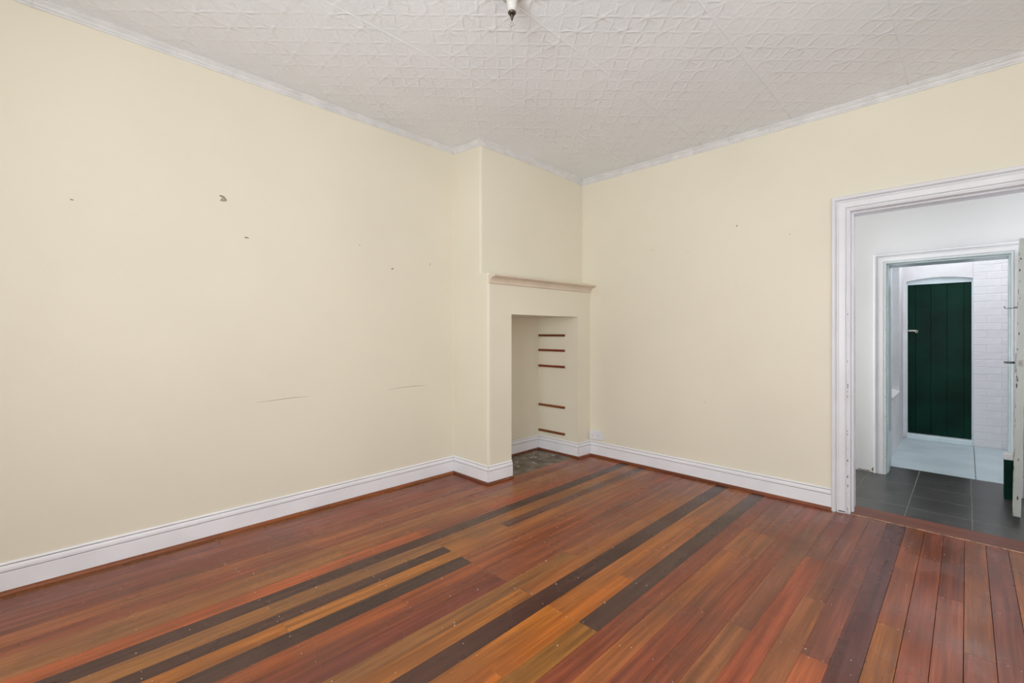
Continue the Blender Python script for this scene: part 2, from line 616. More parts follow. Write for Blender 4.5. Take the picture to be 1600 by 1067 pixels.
for nm, lb, pth, mt, segs in base:
    root = empty(nm, (pth[segs[0]][0], pth[segs[0]][1], 0))
    tag(root, lb, 'skirting', 'structure')
    inv = Matrix.Translation(-root.location)
    for s in segs:
        bm = bmesh.new()
        d = (Vector(pth[s + 1]) - Vector(pth[s])).normalized() * 0.0012
        a, b = Vector(pth[s]) + d, Vector(pth[s + 1]) - d
        sweep_seg(bm, a, mt[s], b, mt[s + 1], sprof)
        bm.transform(inv)
        fin('skirting_board', bm, M['white'], root)
        for nm2, pf, mm in (('torus_moulding', tprof, 'white'), ('top_fillet', fprof, 'white'), ('groove_shade_strip', bprof, 'dark_backing')):
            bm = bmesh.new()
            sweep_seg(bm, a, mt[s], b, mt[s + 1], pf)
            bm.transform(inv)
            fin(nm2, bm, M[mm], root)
        bm = bmesh.new()
        sweep_seg(bm, a, mt[s], b, mt[s + 1], qprof)
        bm.transform(inv)
        q = fin('quad_bead', bm, M['board' if abs(d.y) > abs(d.x) else 'board_x'], root)
        q['label'] = 'red brown timber bead'
        q.color = rgb(150, 88, 52) if nm == 'baseboard_left' else red

# ------------------------------------------------------------------ floor of boards
floor = boxes('floor', [(XD, XS + 0.2, YB - 0.2, YRB, -0.12, -0.019)], M['subfloor'])
tag(floor, 'varnished timber floor of mixed red, orange and dark brown boards', 'floor', 'structure')

edges = [-2.6175 + 0.0728 * i for i in range(10)]
edges += [-1.8895, -1.8183, -1.7354, -1.6745, -1.6033, -1.5256, -1.4526, -1.3796, -1.3067, -1.238, -1.1694, -1.091, -1.0212, -0.9514, -0.8754]
edges += [-0.8754 + 0.0726 * i for i in range(1, 8)]
edges += [-0.2946, -0.2201, -0.149, -0.0777, -0.0064, 0.0647]
while edges[-1] < 0.8:
    edges.append(edges[-1] + 0.0715)
edges[-1] = 0.8
J = [1.28 + 0.366 * i for i in range(-6, 6)]      # joist lines
JM = {round(i): 1.28 + 0.366 * i for i in range(-6, 6)}


def col(r, g, b):
    c = [lin(r), lin(g), lin(b)]
    lum = sum(c) / 3
    return tuple(max(0.0, (lum + 1.08 * (q - lum)) * 1.06) for q in c) + (1,)


BR, RB, RD, OR, GO, DK, PU, GB = ((134, 88, 60), (130, 74, 54), (122, 64, 46), (160, 88, 52), (162, 104, 56), (74, 50, 44), (96, 56, 52), (144, 98, 62))
DR = (112, 58, 48)
# per strip: list of (end joist index or None = wall, colour)
plan = [
    [(0, BR), (None, BR)],
    [(-2, RB), (None, (138, 82, 60))],
    [(1, (136, 82, 62)), (None, RB)],
    [(-1, RB), (None, (140, 80, 58))],
    [(2, (134, 78, 57)), (None, RB)],
    [(-3, BR), (None, (152, 92, 62))],
    [(1, (136, 76, 54)), (None, (140, 80, 56))],
    [(None, (150, 98, 64))],
    [(-1, (152, 102, 66)), (None, (150, 92, 58))],
    [(0, (166, 90, 56)), (None, (156, 84, 56))],
    [(None, DK)],                                    # dark A
    [(-2, (146, 100, 62)), (0, (140, 98, 64)), (None, (150, 98, 58))],
    [(0, DK), (1, (152, 100, 60)), (None, (100, 66, 56))],           # dark B
    [(-2, (168, 106, 56)), (0, (160, 104, 56)), (None, (152, 96, 58))],
    [(0, (70, 50, 44)), (None, (142, 84, 56))],      # dark C
    [(-1, (152, 84, 52)), (None, (146, 80, 52))],
    [(0, (124, 66, 48)), (None, RB)],
    [(0, DR), (None, (132, 76, 54))],
    [(1, GB), (None, (140, 86, 58))],
    [(0, (164, 104, 56)), (None, (150, 94, 56))],
    [(None, (68, 42, 38))],                          # dark D
    [(0, (176, 108, 52)), (None, (160, 98, 52))],
    [(-1, (170, 98, 46)), (1, (168, 98, 46)), (None, (152, 92, 54))],
    [(0, (140, 94, 48)), (None, (74, 52, 46))],      # dark E
    [(None, (124, 64, 46))],
    [(-2, (166, 102, 52)), (2.46, (152, 92, 52)), (3.3, (154, 96, 60)), (None, (126, 80, 62))],
    [(1, (134, 66, 46)), (2.46, (128, 74, 52)), (3.3, (150, 92, 58)), (None, (124, 78, 62))],
    [(None, (134, 70, 50))],
    [(1, (152, 100, 66)), (None, (124, 78, 58))],
    [(0, (148, 74, 52)), (3, (154, 78, 56)), (None, (124, 72, 60))],
    [(2, (152, 98, 66)), (None, (128, 76, 58))],
    [(1, (164, 92, 62)), (None, (126, 74, 62))],
    [(None, PU)],                                    # dark F
    [(2, (158, 100, 48)), (None, (146, 80, 44))],
    [(1, (152, 80, 50)), (None, (140, 74, 50))],
    [(0, (138, 74, 54)), (3, (148, 82, 56)), (None, (120, 66, 48))],
    [(2, (140, 76, 52)), (None, (150, 90, 52))],
    [(1, (112, 64, 54)), (None, (122, 70, 58))],
    [(None, (156, 98, 58))],
]
# loose hearth edge: strips left of this stop at the chimney
for s in range(len(edges) - 1):
    x0, x1 = edges[s] * H, edges[s + 1] * H
    x0 = max(x0, XL)
    segs = plan[s] if s < len(plan) else [(random.choice([0, 1, 2]), random.choice([BR, RB, OR, GO])), (None, random.choice([BR, RB, RD, GO]))]
    yend = YR
    if x1 <= face_lo(BY):
        yend = BY
    xn = x0
    if yend == YR and x0 < face_lo(YR) + 0.004:      # the strip that passes the chimney is ripped narrower beside it
        xn = max(x0, face_lo(BY))
        segs = [((BY / H - 1.28) / 0.366, segs[-1][1]), (None, segs[-1][1])]
    y = YB
    for e, c in segs:
        if y >= BY - 0.01:
            x0 = max(x0, xn)
        if e is None:
            ye = yend
        else:
            ye = (1.28 + 0.366 * e) * H
        if ye > yend or y >= yend:
            ye = yend
        if ye - y < 0.02:
            continue
        bm = bmesh.new()
        g = 0.0008 if s > 32 else 0.0002
        bbox(bm, x0 + g, x1 - g, y + g, ye - g, -0.019, random.uniform(-0.0003, 0.0002), 0.0011 if s > 32 else 0.0006)
        o = fin('floorboard', bm, M['board'], floor)
        jit = random.uniform(0.95, 1.05)
        if s >= 24 and s != 32:
            c = tuple(0.74 * p + 0.26 * q for p, q in zip(c, (142, 82, 58)))
        o.color = tuple(v_ * jit * 1.1 for v_ in col(*c)[:3]) + (1,)
        y = ye

# nail heads at the joists and paint flecks lying about: too small and many to count
bm = bmesh.new()
for s in range(len(edges) - 1):
    for yj in J:
        if yj * H > YR or yj * H < YB:
            continue
        for f in (0.25, 0.75):
            if random.random() < 0.45:
                continue
            x = (edges[s] + (edges[s + 1] - edges[s]) * f + random.uniform(-.006, .006)) * H
            y = (yj + random.choice((-0.008, 0.008)) + random.uniform(-.004, .004)) * H
            if x < face_lo(BY) and y > BY - 0.05:
                continue
            r = random.uniform(0.0014, 0.0026)
            vv = [bm.verts.new((x + r * math.cos(t), y + r * math.sin(t), 0.0012)) for t in [PI / 3 * q for q in range(6)]]
            bm.faces.new(vv)
            vb = [bm.verts.new((v_.co.x, v_.co.y, -0.002)) for v_ in vv]
            for q in range(6):
                bm.faces.new((vv[q], vb[q], vb[(q + 1) % 6], vv[(q + 1) % 6]))
for q in range(110):
    x, y = random.uniform(-2.5, 0.75) * H, random.uniform(-0.2, 3.0) * H
    if x < face_lo(BY) + 0.06 and y > BY - 0.05:
        continue
    r = random.uniform(0.0012, 0.0035)
    n = 5
    top = [bm.verts.new((x + r * random.uniform(.5, 1.4) * math.cos(2 * PI * i / n), y + r * random.uniform(.5, 1.4) * math.sin(2 * PI * i / n), 0.0016)) for i in range(n)]
    bot = [bm.verts.new((v_.co.x, v_.co.y, -0.001)) for v_ in top]
    bm.faces.new(top)
    for i in range(n):
        bm.faces.new((top[i], bot[i], bot[(i + 1) % n], top[(i + 1) % n]))
o = fin('nails_and_paint_flecks', bm, M['fleck'], floor)
o['kind'] = 'stuff'

# hearth slab in the niche
bm = bmesh.new()
prism(bm, [(NX, NY0), (face_lo(NY0) + 0.0, NY0), (face_lo(NY1), NY1), (NX, NY1)], -0.1, -0.002)
bmesh.ops.subdivide_edges(bm, edges=bm.edges[:], cuts=6, use_grid_fill=True)
for v_ in bm.verts:
    if v_.co.z > -0.003:
        v_.co.z += random.uniform(-0.004, 0.003)
hearth = fin('hearth', bm, M['hearth'])
tag(hearth, 'rough bare grey concrete hearth on the floor of the chimney niche', 'hearth', 'structure')
bm = bmesh.new()
for q in range(12):
    x = random.uniform(NX + 0.06, face_lo(NY0) - 0.02)
    y = random.uniform(NY0 + 0.03, NY1 - 0.06)
    r = random.uniform(0.002, 0.008)
    bmesh.ops.create_icosphere(bm, subdivisions=1, radius=r, matrix=Matrix.Translation((x, y, 0.001)) @ Matrix.Diagonal((random.uniform(.8, 2.2), random.uniform(.8, 2.2), 0.5, 1)))
o = fin('plaster_rubble', bm, M['fleck'], hearth)
o['kind'] = 'stuff'

# shelf cleats on the niche's right side
ords = ['topmost dark brown timber shelf cleat high in the chimney niche', 'second shelf cleat from the top, dark timber on the niche side',
        'third shelf cleat from the top, reddish timber on the niche side', 'fourth shelf cleat from the top, below the wide gap',
        'lowest brown shelf cleat, just above the niche skirting']
for i, zc in enumerate((-0.016, -0.142, -0.2765, -0.6105, -0.83)):
    bm = bmesh.new()
    x0, x1 = -2.618 * H, -2.336 * H
    zz = (1 + zc) * H
    bbox(bm, x0, x1, NY1 - 0.019, NY1 + 0.002, zz - 0.012, zz + 0.012, 0.0015)
    bm.transform(Matrix.Translation((-x0, -NY1, -zz)))
    o = fin('shelf_cleat', bm, M['board_x'])
    o.location = (x0, NY1, zz)
    o.color = col(*[(118, 72, 44), (136, 66, 48), (136, 64, 46), (146, 86, 52), (150, 92, 56)][i])
    tag(o, ords[i], 'shelf cleat', None, 'shelf cleats in the niche')

# ------------------------------------------------------------------ first doorway
AP = [(0, 0), (0, 0.012), (0.003, 0.016), (0.010, 0.016), (0.0125, 0.006), (0.0165, 0.006), (0.019, 0.017), (0.024, 0.019), (0.058, 0.021), (0.066, 0.026), (0.069, 0.026),
      (0.071, 0.014), (0.0755, 0.014), (0.078, 0.027), (0.086, 0.034), (0.098, 0.034), (0.106, 0.027), (0.106, 0)]


def architrave(root, x0, x1, zt, yf, prof, mat, zb=0.0):
    inv = Matrix.Translation(-root.location)
    bm = bmesh.new()
    loft(bm, [[(x0 - w_, yf - d, zb) for w_, d in prof], [(x0 - w_, yf - d, zt + w_) for w_, d in prof]])
    bm.transform(inv)
    fin('architrave_leg', bm, mat, root)
    bm = bmesh.new()
    loft(bm, [[(x1 + w_, yf - d, zb) for w_, d in prof], [(x1 + w_, yf - d, zt + w_) for w_, d in prof]])
    bm.transform(inv)
    fin('architrave_leg', bm, mat, root)
    bm = bmesh.new()
    loft(bm, [[(x0 - w_, yf - d, zt + w_) for w_, d in prof], [(x1 + w_, yf - d, zt + w_) for w_, d in prof]])
    bm.transform(inv)
    fin('architrave_head', bm, mat, root)


def chips(root, name, pts, mat):
    """ragged little patches of missing paint: (x, y, z, width dir, half width, half height, normal)"""
    bm = bmesh.new()
    for p, u, nrm, hw, hh in pts:
        p, u, nrm = Vector(p), Vector(u), Vector(nrm)
        n = 7
        ring = []
        for i in range(n):
            t = 2 * PI * i / n
            ring.append(p + u * hw * math.cos(t) * random.uniform(.5, 1.25) + Vector((0, 0, 1)) * hh * math.sin(t) * random.uniform(.5, 1.25))
        top = [bm.verts.new(q + nrm * 0.0009) for q in ring]
        bot = [bm.verts.new(q - nrm * 0.001) for q in ring]
        bm.faces.new(top)
        for i in range(n):
            bm.faces.new((top[i], bot[i], bot[(i + 1) % n], top[(i + 1) % n]))
    bm.transform(Matrix.Translation(-root.location))
    o = fin(name, bm, mat, root)
    o['kind'] = 'stuff'
    return o


root = empty('trim_5', (DX0, YR, 0))
tag(root, 'white moulded architrave and jambs round the near doorway', 'door frame', 'structure')
inv = Matrix.Translation(-root.location)
architrave(root, DX0 - 0.008, DX1 + 0.008, DZ + 0.008, YR, AP, M['architrave'], -0.001)
for nm, b in (('jamb', (DX0 - 0.02, DX0, YR - 0.012, YRB + 0.004, -0.005, DZ)), ('jamb', (DX1, DX1 + 0.02, YR - 0.012, YRB + 0.004, -0.005, DZ)),
              ('head_lining', (DX0 - 0.02, DX1 + 0.02, YR - 0.012, YRB + 0.004, DZ, DZ + 0.02)),
              ('door_stop', (DX0, DX0 + 0.012, YR + 0.05, YR + 0.10, 0, DZ)), ('door_stop', (DX1 - 0.012, DX1, YR + 0.05, YR + 0.10, 0, DZ)),
              ('door_stop', (DX0 + 0.012, DX1 - 0.012, YR + 0.05, YR + 0.10, DZ - 0.012, DZ))):
    bm = bmesh.new()
    bbox(bm, *b, 0.002)
    bm.transform(inv)
    fin(nm, bm, M['architrave'], root)
pts = []
for i in range(20):
    z = random.uniform(0.0, 1.0) ** 1.7 * 1.5
    pts.append(((DX0 - 0.012 - random.uniform(0, 0.004), YR - 0.0185, z + 0.01), (1, 0, 0), (0, -1, 0), random.uniform(.001, .003), random.uniform(.003, .014)))
for z in (0.32, 0.72, 0.14, 1.22):
    pts.append(((DX0 - 0.008 - 0.106, YR - 0.025, z), (0, 1, 0), (-1, 0, 0), .003, .005))
for x in (0.02, 0.05, 0.035):
    pts.append(((DX0 - 0.02 - x, YR - 0.0225, 0.012), (1, 0, 0), (0, -1, 0), .011, .005))
chips(root, 'paint_chips', pts, M['chip'])

bm = bmesh.new()
bbox(bm, DX0, DX1, YR + 0.001, YRB, -0.02, 0.003, 0.003)
thr = fin('trim_6', bm, M['board_x'])
thr.color = col(118, 66, 48)
tag(thr, 'worn red brown timber threshold under the near doorway', 'threshold', 'structure')
bm = bmesh.new()
bbox(bm, DX0, DX1, YR - 0.006, YR + 0.003, -0.01, 0.0045, 0.002)
for v_ in bm.verts:
    v_.co.y += random.uniform(-0.0012, 0.0012)
o = fin('worn_edge', bm, M['worn'], thr)

# ------------------------------------------------------------------ passage
HX0, HX1 = -1.5 * H, 1.3 * H
o = boxes('wall_passage', [(HX0, EX0 - 0.02, Y2, Y2B, -0.1, HALLC), (EX0 - 0.02, EX1 + 0.02, Y2, Y2B, EZ + 0.02, HALLC), (EX1 + 0.02, HX1 + 0.2, Y2, Y2B, -0.1, HALLC)], M['hall'])
tag(o, 'white passage wall around the second doorway', 'wall', 'structure')
wp = o
pts = [((-0.578 * H + random.uniform(0, 0.12), Y2, 0.006 + random.uniform(0, 0.004)), (1, 0, 0), (0, -1, 0), random.uniform(.01, .03), .004) for i in range(8)]
pts += [((-0.474 * H + random.uniform(-.01, .006), Y2, random.uniform(.01, .05)), (1, 0, 0), (0, -1, 0), .008, .012) for i in range(4)]
bm_o = chips(wp, 'bare_patches', pts, paint('bare_ochre', rgb(146, 112, 66), 0.9, 0.3, 60, 0))
o = boxes('wall_passage_end', [(HX0 - 0.2, HX0, YRB, Y2, -0.1, 0.4), (HX0 - 0.2, HX0, YRB, Y2, 2.6, HALLC), (HX0 - 0.2, HX0, YRB, YRB + 0.12, 0.4, 2.6), (HX0 - 0.2, HX0, Y2 - 0.12, Y2, 0.4, 2.6)], M['hall'])  # end opening put in to brighten the passage from the left
tag(o, 'white wall with an added opening for light at the left end of the passage', 'wall', 'structure')
o = boxes('wall_passage_opening', [(HX1, HX1 + 0.2, YRB, Y2, -0.1, 0.9), (HX1, HX1 + 0.2, YRB, Y2, 2.4, HALLC), (HX1, HX1 + 0.2, YRB, YRB + 0.15, 0.9, 2.4), (HX1, HX1 + 0.2, Y2 - 0.15, Y2, 0.9, 2.4)], M['hall'])  # opening added so the right-hand passage lamp shines in
tag(o, 'white wall with an added opening for light at the right end of the passage', 'wall', 'structure')
o = boxes('ceiling_passage', [(HX0 - 0.2, HX1 + 0.2, YRB, Y2B, HALLC, HALLC + 0.1)], M['hall'])
tag(o, 'plain white passage ceiling', 'ceiling', 'structure')

fl = boxes('floor_passage', [(HX0, HX1, YRB, Y2B, -0.12, -0.0004)], M['grout'])
tag(fl, 'charcoal square tiled passage floor beyond the near doorway', 'floor', 'structure')
T = 0.262 * H
gx = [-0.24 * H + T * i for i in range(-5, 7)]
gy = [3.46 * H + T * i for i in range(-1, 5)]
for i in range(len(gx) - 1):
    for j in range(len(gy) - 1):
        x0, x1 = max(gx[i], HX0), min(gx[i + 1], HX1)
        y0, y1 = max(gy[j], YRB), min(gy[j + 1], Y2B)
        if x1 - x0 < 0.02 or y1 - y0 < 0.01:
            continue
        if y0 < Y2 < y1 and (x1 < EX0 or x0 > EX1):
            y1 = Y2
        if y0 >= Y2 and (x1 < EX0 or x0 > EX1):
            continue
        if y1 > Y2:
            # the row that runs through the doorway is cut round the jambs
            if y0 < Y2:
                bm = bmesh.new()
                bbox(bm, x0 + .002, x1 - .002, y0 + .002, Y2, -.012, 0, 0.001)
                fin('floor_tile', bm, M['tile'], fl)
            xa, xb = max(x0, EX0), min(x1, EX1)
            if xb - xa > 0.02:
                bm = bmesh.new()
                bbox(bm, xa + .002, xb - .002, max(y0, Y2) + .0002, y1 - .001, -.012, 0, 0.0008)
                fin('floor_tile', bm, M['tile'], fl)
            continue
        bm = bmesh.new()
        bbox(bm, x0 + .002, x1 - .002, y0 + .002, y1 - .002, -.012, 0.0002, 0.0006)
        fin('floor_tile', bm, M['tile'], fl)

# second doorway
AP2 = [(w_ * 0.86, d * 0.95) for w_, d in AP]
root = empty('trim_7', (EX0, Y2, 0))
tag(root, 'white architrave and pale blue jambs of the second doorway, across the passage', 'door frame', 'structure')
inv = Matrix.Translation(-root.location)
architrave(root, EX0 - 0.004, EX1 + 0.004, EZ + 0.004, Y2, AP2, M['architrave'])
for nm, b in (('jamb', (EX0 - 0.02, EX0, Y2 - 0.01, Y2B + 0.02, 0, EZ)), ('jamb', (EX1, EX1 + 0.02, Y2 - 0.01, Y2B + 0.02, 0, EZ)), ('head_lining', (EX0 - 0.02, EX1 + 0.02, Y2 - 0.01, Y2B + 0.02, EZ, EZ + 0.02)),
              ('door_stop', (EX0, EX0 + 0.010, Y2 + 0.06, Y2 + 0.2, 0, EZ)), ('door_stop', (EX0 + 0.010, EX1 - 0.010, Y2 + 0.06, Y2 + 0.2, EZ - 0.010, EZ)), ('door_stop', (EX1 - 0.010, EX1, Y2 + 0.06, Y2 + 0.2, 0, EZ))):
    bm = bmesh.new()
    bbox(bm, *b, 0.002)
    bm.transform(inv)
    fin(nm, bm, M['paleblue'], root)
pts = [((EX0 - 0.006, Y2 - 0.014, random.uniform(0.05, 1.9)), (1, 0, 0), (0, -1, 0), random.uniform(.001, .003), random.uniform(.003, .009)) for i in range(16)]
chips(root, 'paint_chips', pts, M['chip'])

# the second doorway's own door, standing open towards us, seen along its latch edge
leafA = Vector((0.172 * H, 3.575 * H))        # latch edge, left face
leafB = Vector((0.2000 * H, 4.140 * H))       # hinge end, left face
dl = (leafB - leafA)
LL = dl.length
ang = math.atan2(dl.y, dl.x) - PI / 2
door = empty('door_1', (leafA.x, leafA.y, 0))
door.rotation_euler = (0, math.radians(0.95), ang)
tag(door, 'worn pale grey door standing open, seen along its latch edge', 'door', 'structure')
zb, zt = 0.034 * H, 1.500 * H
TH = 0.040
bm = bmesh.new()
bbox(bm, 0.0, TH, 0.0, 0.10, zb, zt, 0.002)
fin('latch_stile', bm, M['leaf'], door)
bm = bmesh.new()
bbox(bm, 0.0, TH, LL - 0.10, LL, zb, zt, 0.002)
fin('hinge_stile', bm, M['leaf'], door)
for a, b in ((zb, zb + 0.2), (0.84, 1.0), (zt - 0.1, zt)):
    bm = bmesh.new()
    bbox(bm, 0.0, TH, 0.10, LL - 0.10, a, b, 0.002)
    fin('rail', bm, M['leaf'], door)
for a, b in ((zb + 0.2, 0.84), (1.0, zt - 0.1)):
    bm = bmesh.new()
    bbox(bm, 0.013, 0.027, 0.10, LL - 0.10, a, b)
    fin('panel', bm, M['leaf'], door)
zh = (1 - 0.156) * H
bm = bmesh.new()
bbox(bm, 0.008, 0.034, -0.0015, 0.004, zh - 0.022, zh + 0.022, 0.0005)
pl = fin('latch_plate', bm, M['steel'], door)
bm = bmesh.new()
bbox(bm, 0.015, 0.026, -0.008, 0.0, zh - 0.009, zh + 0.009, 0.002)
fin('latch_bolt', bm, M['brass'], pl)
for sgn, xf in ((-1, 0.0), (1, TH)):
    bm = bmesh.new()
    bbox(bm, min(xf, xf + sgn * 0.006), max(xf, xf + sgn * 0.006), 0.04, 0.075, zh - 0.07, zh + 0.07, 0.0015)
    hp = fin('handle_plate', bm, M['steel'], door)
    bm = bmesh.new()
    tube(bm, [(xf, 0.057, zh), (xf + sgn * 0.040, 0.057, zh), (xf + sgn * 0.050, 0.062, zh), (xf + sgn * 0.054, 0.075, zh), (xf + sgn * 0.056, 0.16, zh - 0.003)], 0.0085, 10)
    fin('lever_handle', bm, M['steel'], hp, True)
bm = bmesh.new()
zk = 1.137 * H
tube(bm, [(0.004, 0.03, zk), (-0.012, 0.03, zk + 0.001), (-0.020, 0.031, zk - 0.002), (-0.054, 0.032, zk - 0.004), (-0.060, 0.032, zk - 0.005), (-0.064, 0.033, zk + 0.003), (-0.066, 0.033, zk + 0.014)], 0.0024, 6)
fin('cabin_hook', bm, M['chip'], door, True)
bm = bmesh.new()
ringp = [(-0.006 + 0.008 * math.cos(t), 0.03, zk + 0.006 * math.sin(t)) for t in [2 * PI * i / 14 for i in range(15)]]
tube(bm, ringp, 0.0016, 6)
fin('hook_eye', bm, M['chip'], door, True)
pts = []
for z, hw, hh in ((0.18, .003, .016), (0.45, .006, .003), (0.46, .003, .005), (1.35, .004, .012), (1.24, .003, .01), (1.80, .004, .012), (1.88, .003, .008), (0.98, .003, .02), (1.02, .003, .014), (1.04, .002, .012), (1.72, .002, .008), (1.6, .002, .006)):
    pts.append((((0.006 if z > 0.9 else 0.02) + random.uniform(-.002, .004), -0.0002, z), (1, 0, 0), (0, -1, 0), hw, hh))
for i in range(24):
    pts.append(((0.0015, -0.0002, random.uniform(zb + .01, zt - .02)), (1, 0, 0), (0, -1, 0), .0012, random.uniform(.004, .02)))
bm_c = bmesh.new()
o = chips(empty('tmp_anchor'), 'paint_chips', pts, M['chip'])
bpy.data.objects.remove(bpy.data.objects['tmp_anchor'])
o.parent = door
bm_c.free()

# low dark green post beside the hinge side of the second doorway
root = empty('low_post', (0.178 * H, 4.09 * H, 0))
tag(root, 'low dark green post with a pale cap beside the open door', 'post')
bm = bmesh.new()
bbox(bm, -0.0225, 0.03, -0.045, 0.045, 0.0, 0.318, 0.004)
fin('shaft', bm, M['green'], root)
bm = bmesh.new()
bbox(bm, -0.0225, 0.03, -0.046, 0.046, 0.318, 0.367, 0.004)
fin('cap', bm, M['outside'], root)

# ------------------------------------------------------------------ courtyard
SX = -0.43 * H
WY0, WY1, WBZ = 4.80 * H, 5.38 * H, 0.47 * H
bm = bmesh.new()
bbox(bm, SX - 0.25, SX, Y2B, WY0, -0.1, 2.4)
bbox(bm, SX - 0.25, SX, WY1, Y3 + 0.2, -0.1, 2.4)
bbox(bm, SX - 0.25, SX, WY0, WY1, -0.1, WBZ)
bbox(bm, SX - 0.25, SX, WY0, WY1, 1.72 * H, 2.4)
o = fin('wall_courtyard_side', bm, M['outside'])
tag(o, 'white rendered courtyard side wall with a recessed window', 'wall', 'structure')
win = empty('window_3', (SX, WY0, WBZ))
tag(win, 'narrow recessed window in the courtyard side wall, left of the green door', 'window', 'structure')
inv = Matrix.Translation(-win.location)
for nm, mt, pr in (('sill', M['outside'], None),):
    bm = bmesh.new()
    loft(bm, [[(SX - 0.10, y, WBZ), (SX - 0.10, y, WBZ + 0.05), (SX + 0.012, y, WBZ + 0.012), (SX + 0.012, y, WBZ)] for y in (WY0, WY1)])
    bm.transform(inv)
    fin(nm, bm, mt, win)
f0, f1 = SX - 0.105, SX - 0.065
zt3 = 1.72 * H
for b in ((f0, f1, WY0, WY0 + 0.04, WBZ + .03, zt3), (f0, f1, WY1 - 0.04, WY1, WBZ + .03, zt3), (f0, f1, WY0 + .04, WY1 - .04, WBZ + .03, WBZ + .08), (f0, f1, WY0 + .04, WY1 - .04, zt3 - .05, zt3)):
    bm = bmesh.new()
    bbox(bm, *b, 0.002)
    bm.transform(inv)
    fin('window_frame', bm, M['paleblue'], win)
bm = bmesh.new()
bbox(bm, f0 + .015, f0 + .02, WY0 + .04, WY1 - .04, WBZ + .08, zt3 - .05)
bm.transform(inv)
fin('pane', bm, M['pane'], win)

o = boxes('wall_courtyard_far', [(0.75 * H, 0.75 * H + 0.2, Y2B, Y3 + 0.2, -0.1, 2.4)], M['outside'])
tag(o, 'white courtyard wall hidden to the right of the second doorway', 'wall', 'structure')

# back wall: plaster over the arch, bricks right of the green door
GX0, GX1 = -0.3984 * H, 0.0323 * H
GZ0 = 0.050 * H
GZT = 1.462 * H
bm = bmesh.new()
bbox(bm, SX - 0.1, GX0 - 0.012, Y3, Y3 + 0.2, -0.1, 2.4)
# over the segmental arch
arc = []
for i in range(17):
    t = i / 16
    arc.append((GX0 - 0.012 + (GX1 + 0.012 - GX0 + 0.012) * t, (1.494 + 0.027 * (1 - (2 * t - 1) ** 2)) * H))
ol = [(GX0 - 0.012, 2.4)] + arc + [(GX1 + 0.012, 2.4)]
loft(bm, [[(x, Y3, z) for x, z in ol], [(x, Y3 + 0.2, z) for x, z in ol]])
bbox(bm, GX1 + 0.012, 0.75 * H, Y3 + 0.004, Y3 + 0.2, -0.1, 2.4)
bbox(bm, GX0 - 0.012, GX1 + 0.012, Y3 + 0.13, Y3 + 0.2, -0.1, 2.1)
wc = fin('wall_courtyard_back', bm, M['outside'])
tag(wc, 'white painted brick wall around the green plank door', 'wall', 'structure')
BW, BHt = 0.23, 0.080
mesh_cache = {}
ncourse = int(2.3 / 0.0865)
for c_ in range(ncourse):
    z = 0.004 + c_ * 0.0865
    x = GX1 + 0.0135
    first = True
    while x < 0.62 * H:
        L = (0.11 if (first and c_ % 2) else BW)
        if x + L > 0.7 * H:
            L = 0.11
        key = (L, c_ % 3)
        if key not in mesh_cache:
            bm = bmesh.new()
            bbox(bm, 0, L, -0.002, 0.02, 0, BHt, 0.0025)
            for v_ in bm.verts:
                v_.co += Vector((random.uniform(-.0012, .0012), random.uniform(-.0016, .0016), random.uniform(-.0014, .0014)))
            bmesh.ops.recalc_face_normals(bm, faces=bm.faces[:])
            me = bpy.data.meshes.new('brick')
            bm.to_mesh(me)
            bm.free()
            me.materials.append(M['outside'])
            mesh_cache[key] = me
        o = bpy.data.objects.new('brick', mesh_cache[key])
        o.location = (x, Y3 + 0.003, z)
        C.objects.link(o)
        o.parent = wc
        x += L + 0.004
        first = False

# green plank door in its frame
gd = empty('door_2', (GX0, Y3 + 0.05, 0))
tag(gd, 'dark green plank door under a shallow arch in the white courtyard', 'door', 'structure')
inv = Matrix.Translation(-gd.location)
gxs = [GX0, -0.3435 * H, -0.2363 * H, -0.1256 * H, -0.0162 * H, GX1]
for i in range(5):
    bm = bmesh.new()
    bbox(bm, gxs[i] + 0.0004, gxs[i + 1] - 0.0004, Y3 + 0.045, Y3 + 0.07, GZ0 + 0.006, GZT, 0.0022)
    bm.transform(inv)
    fin('plank', bm, M['green'], gd)
bm = bmesh.new()
bbox(bm, GX0, GX1, Y3 + 0.07, Y3 + 0.09, GZ0 + 0.01, GZT)
bm.transform(inv)
fin('dark_backing', bm, M['subfloor'], gd)
# frame head fills the arch
bm = bmesh.new()
ol = [(GX0 - 0.012, GZT + 0.002)] + [(x, z + 0.002) for x, z in arc] + [(GX1 + 0.012, GZT + 0.002)]
loft(bm, [[(x, Y3 + 0.035, z) for x, z in ol], [(x, Y3 + 0.09, z) for x, z in ol]])
bm.transform(inv)
fin('frame_head', bm, M['paleblue'], gd)
for a, b in ((GX0 - 0.012, GX0 - 0.0005), (GX1 + 0.0005, GX1 + 0.012)):
    bm = bmesh.new()
    bbox(bm, a, b, Y3 + 0.02, Y3 + 0.09, 0, GZT + 0.002, 0.001)
    bm.transform(inv)
    fin('frame_post', bm, M['paleblue'], gd)
bm = bmesh.new()
bbox(bm, GX0 - 0.012, GX1 + 0.012, Y3 - 0.045, Y3 + 0.09, 0.0, GZ0, 0.006)
bm.transform(inv)
fin('door_sill', bm, M['paleblue'], gd)
zl = (1 + 0.024) * H
bm = bmesh.new()
bbox(bm, GX0 + 0.005, GX0 + 0.085, Y3 + 0.034, Y3 + 0.046, zl - 0.008, zl + 0.012, 0.003)
lt = fin('latch_bar', bm, M['fleck'], gd)
lt.data.transform(inv)
bm = bmesh.new()
tube(bm, [(GX0 + 0.085 + 0.012 * math.cos(t), Y3 + 0.032, zl - 0.008 + 0.014 * math.sin(t)) for t in [2 * PI * i / 14 for i in range(15)]], 0.004, 6)
bm.transform(inv)
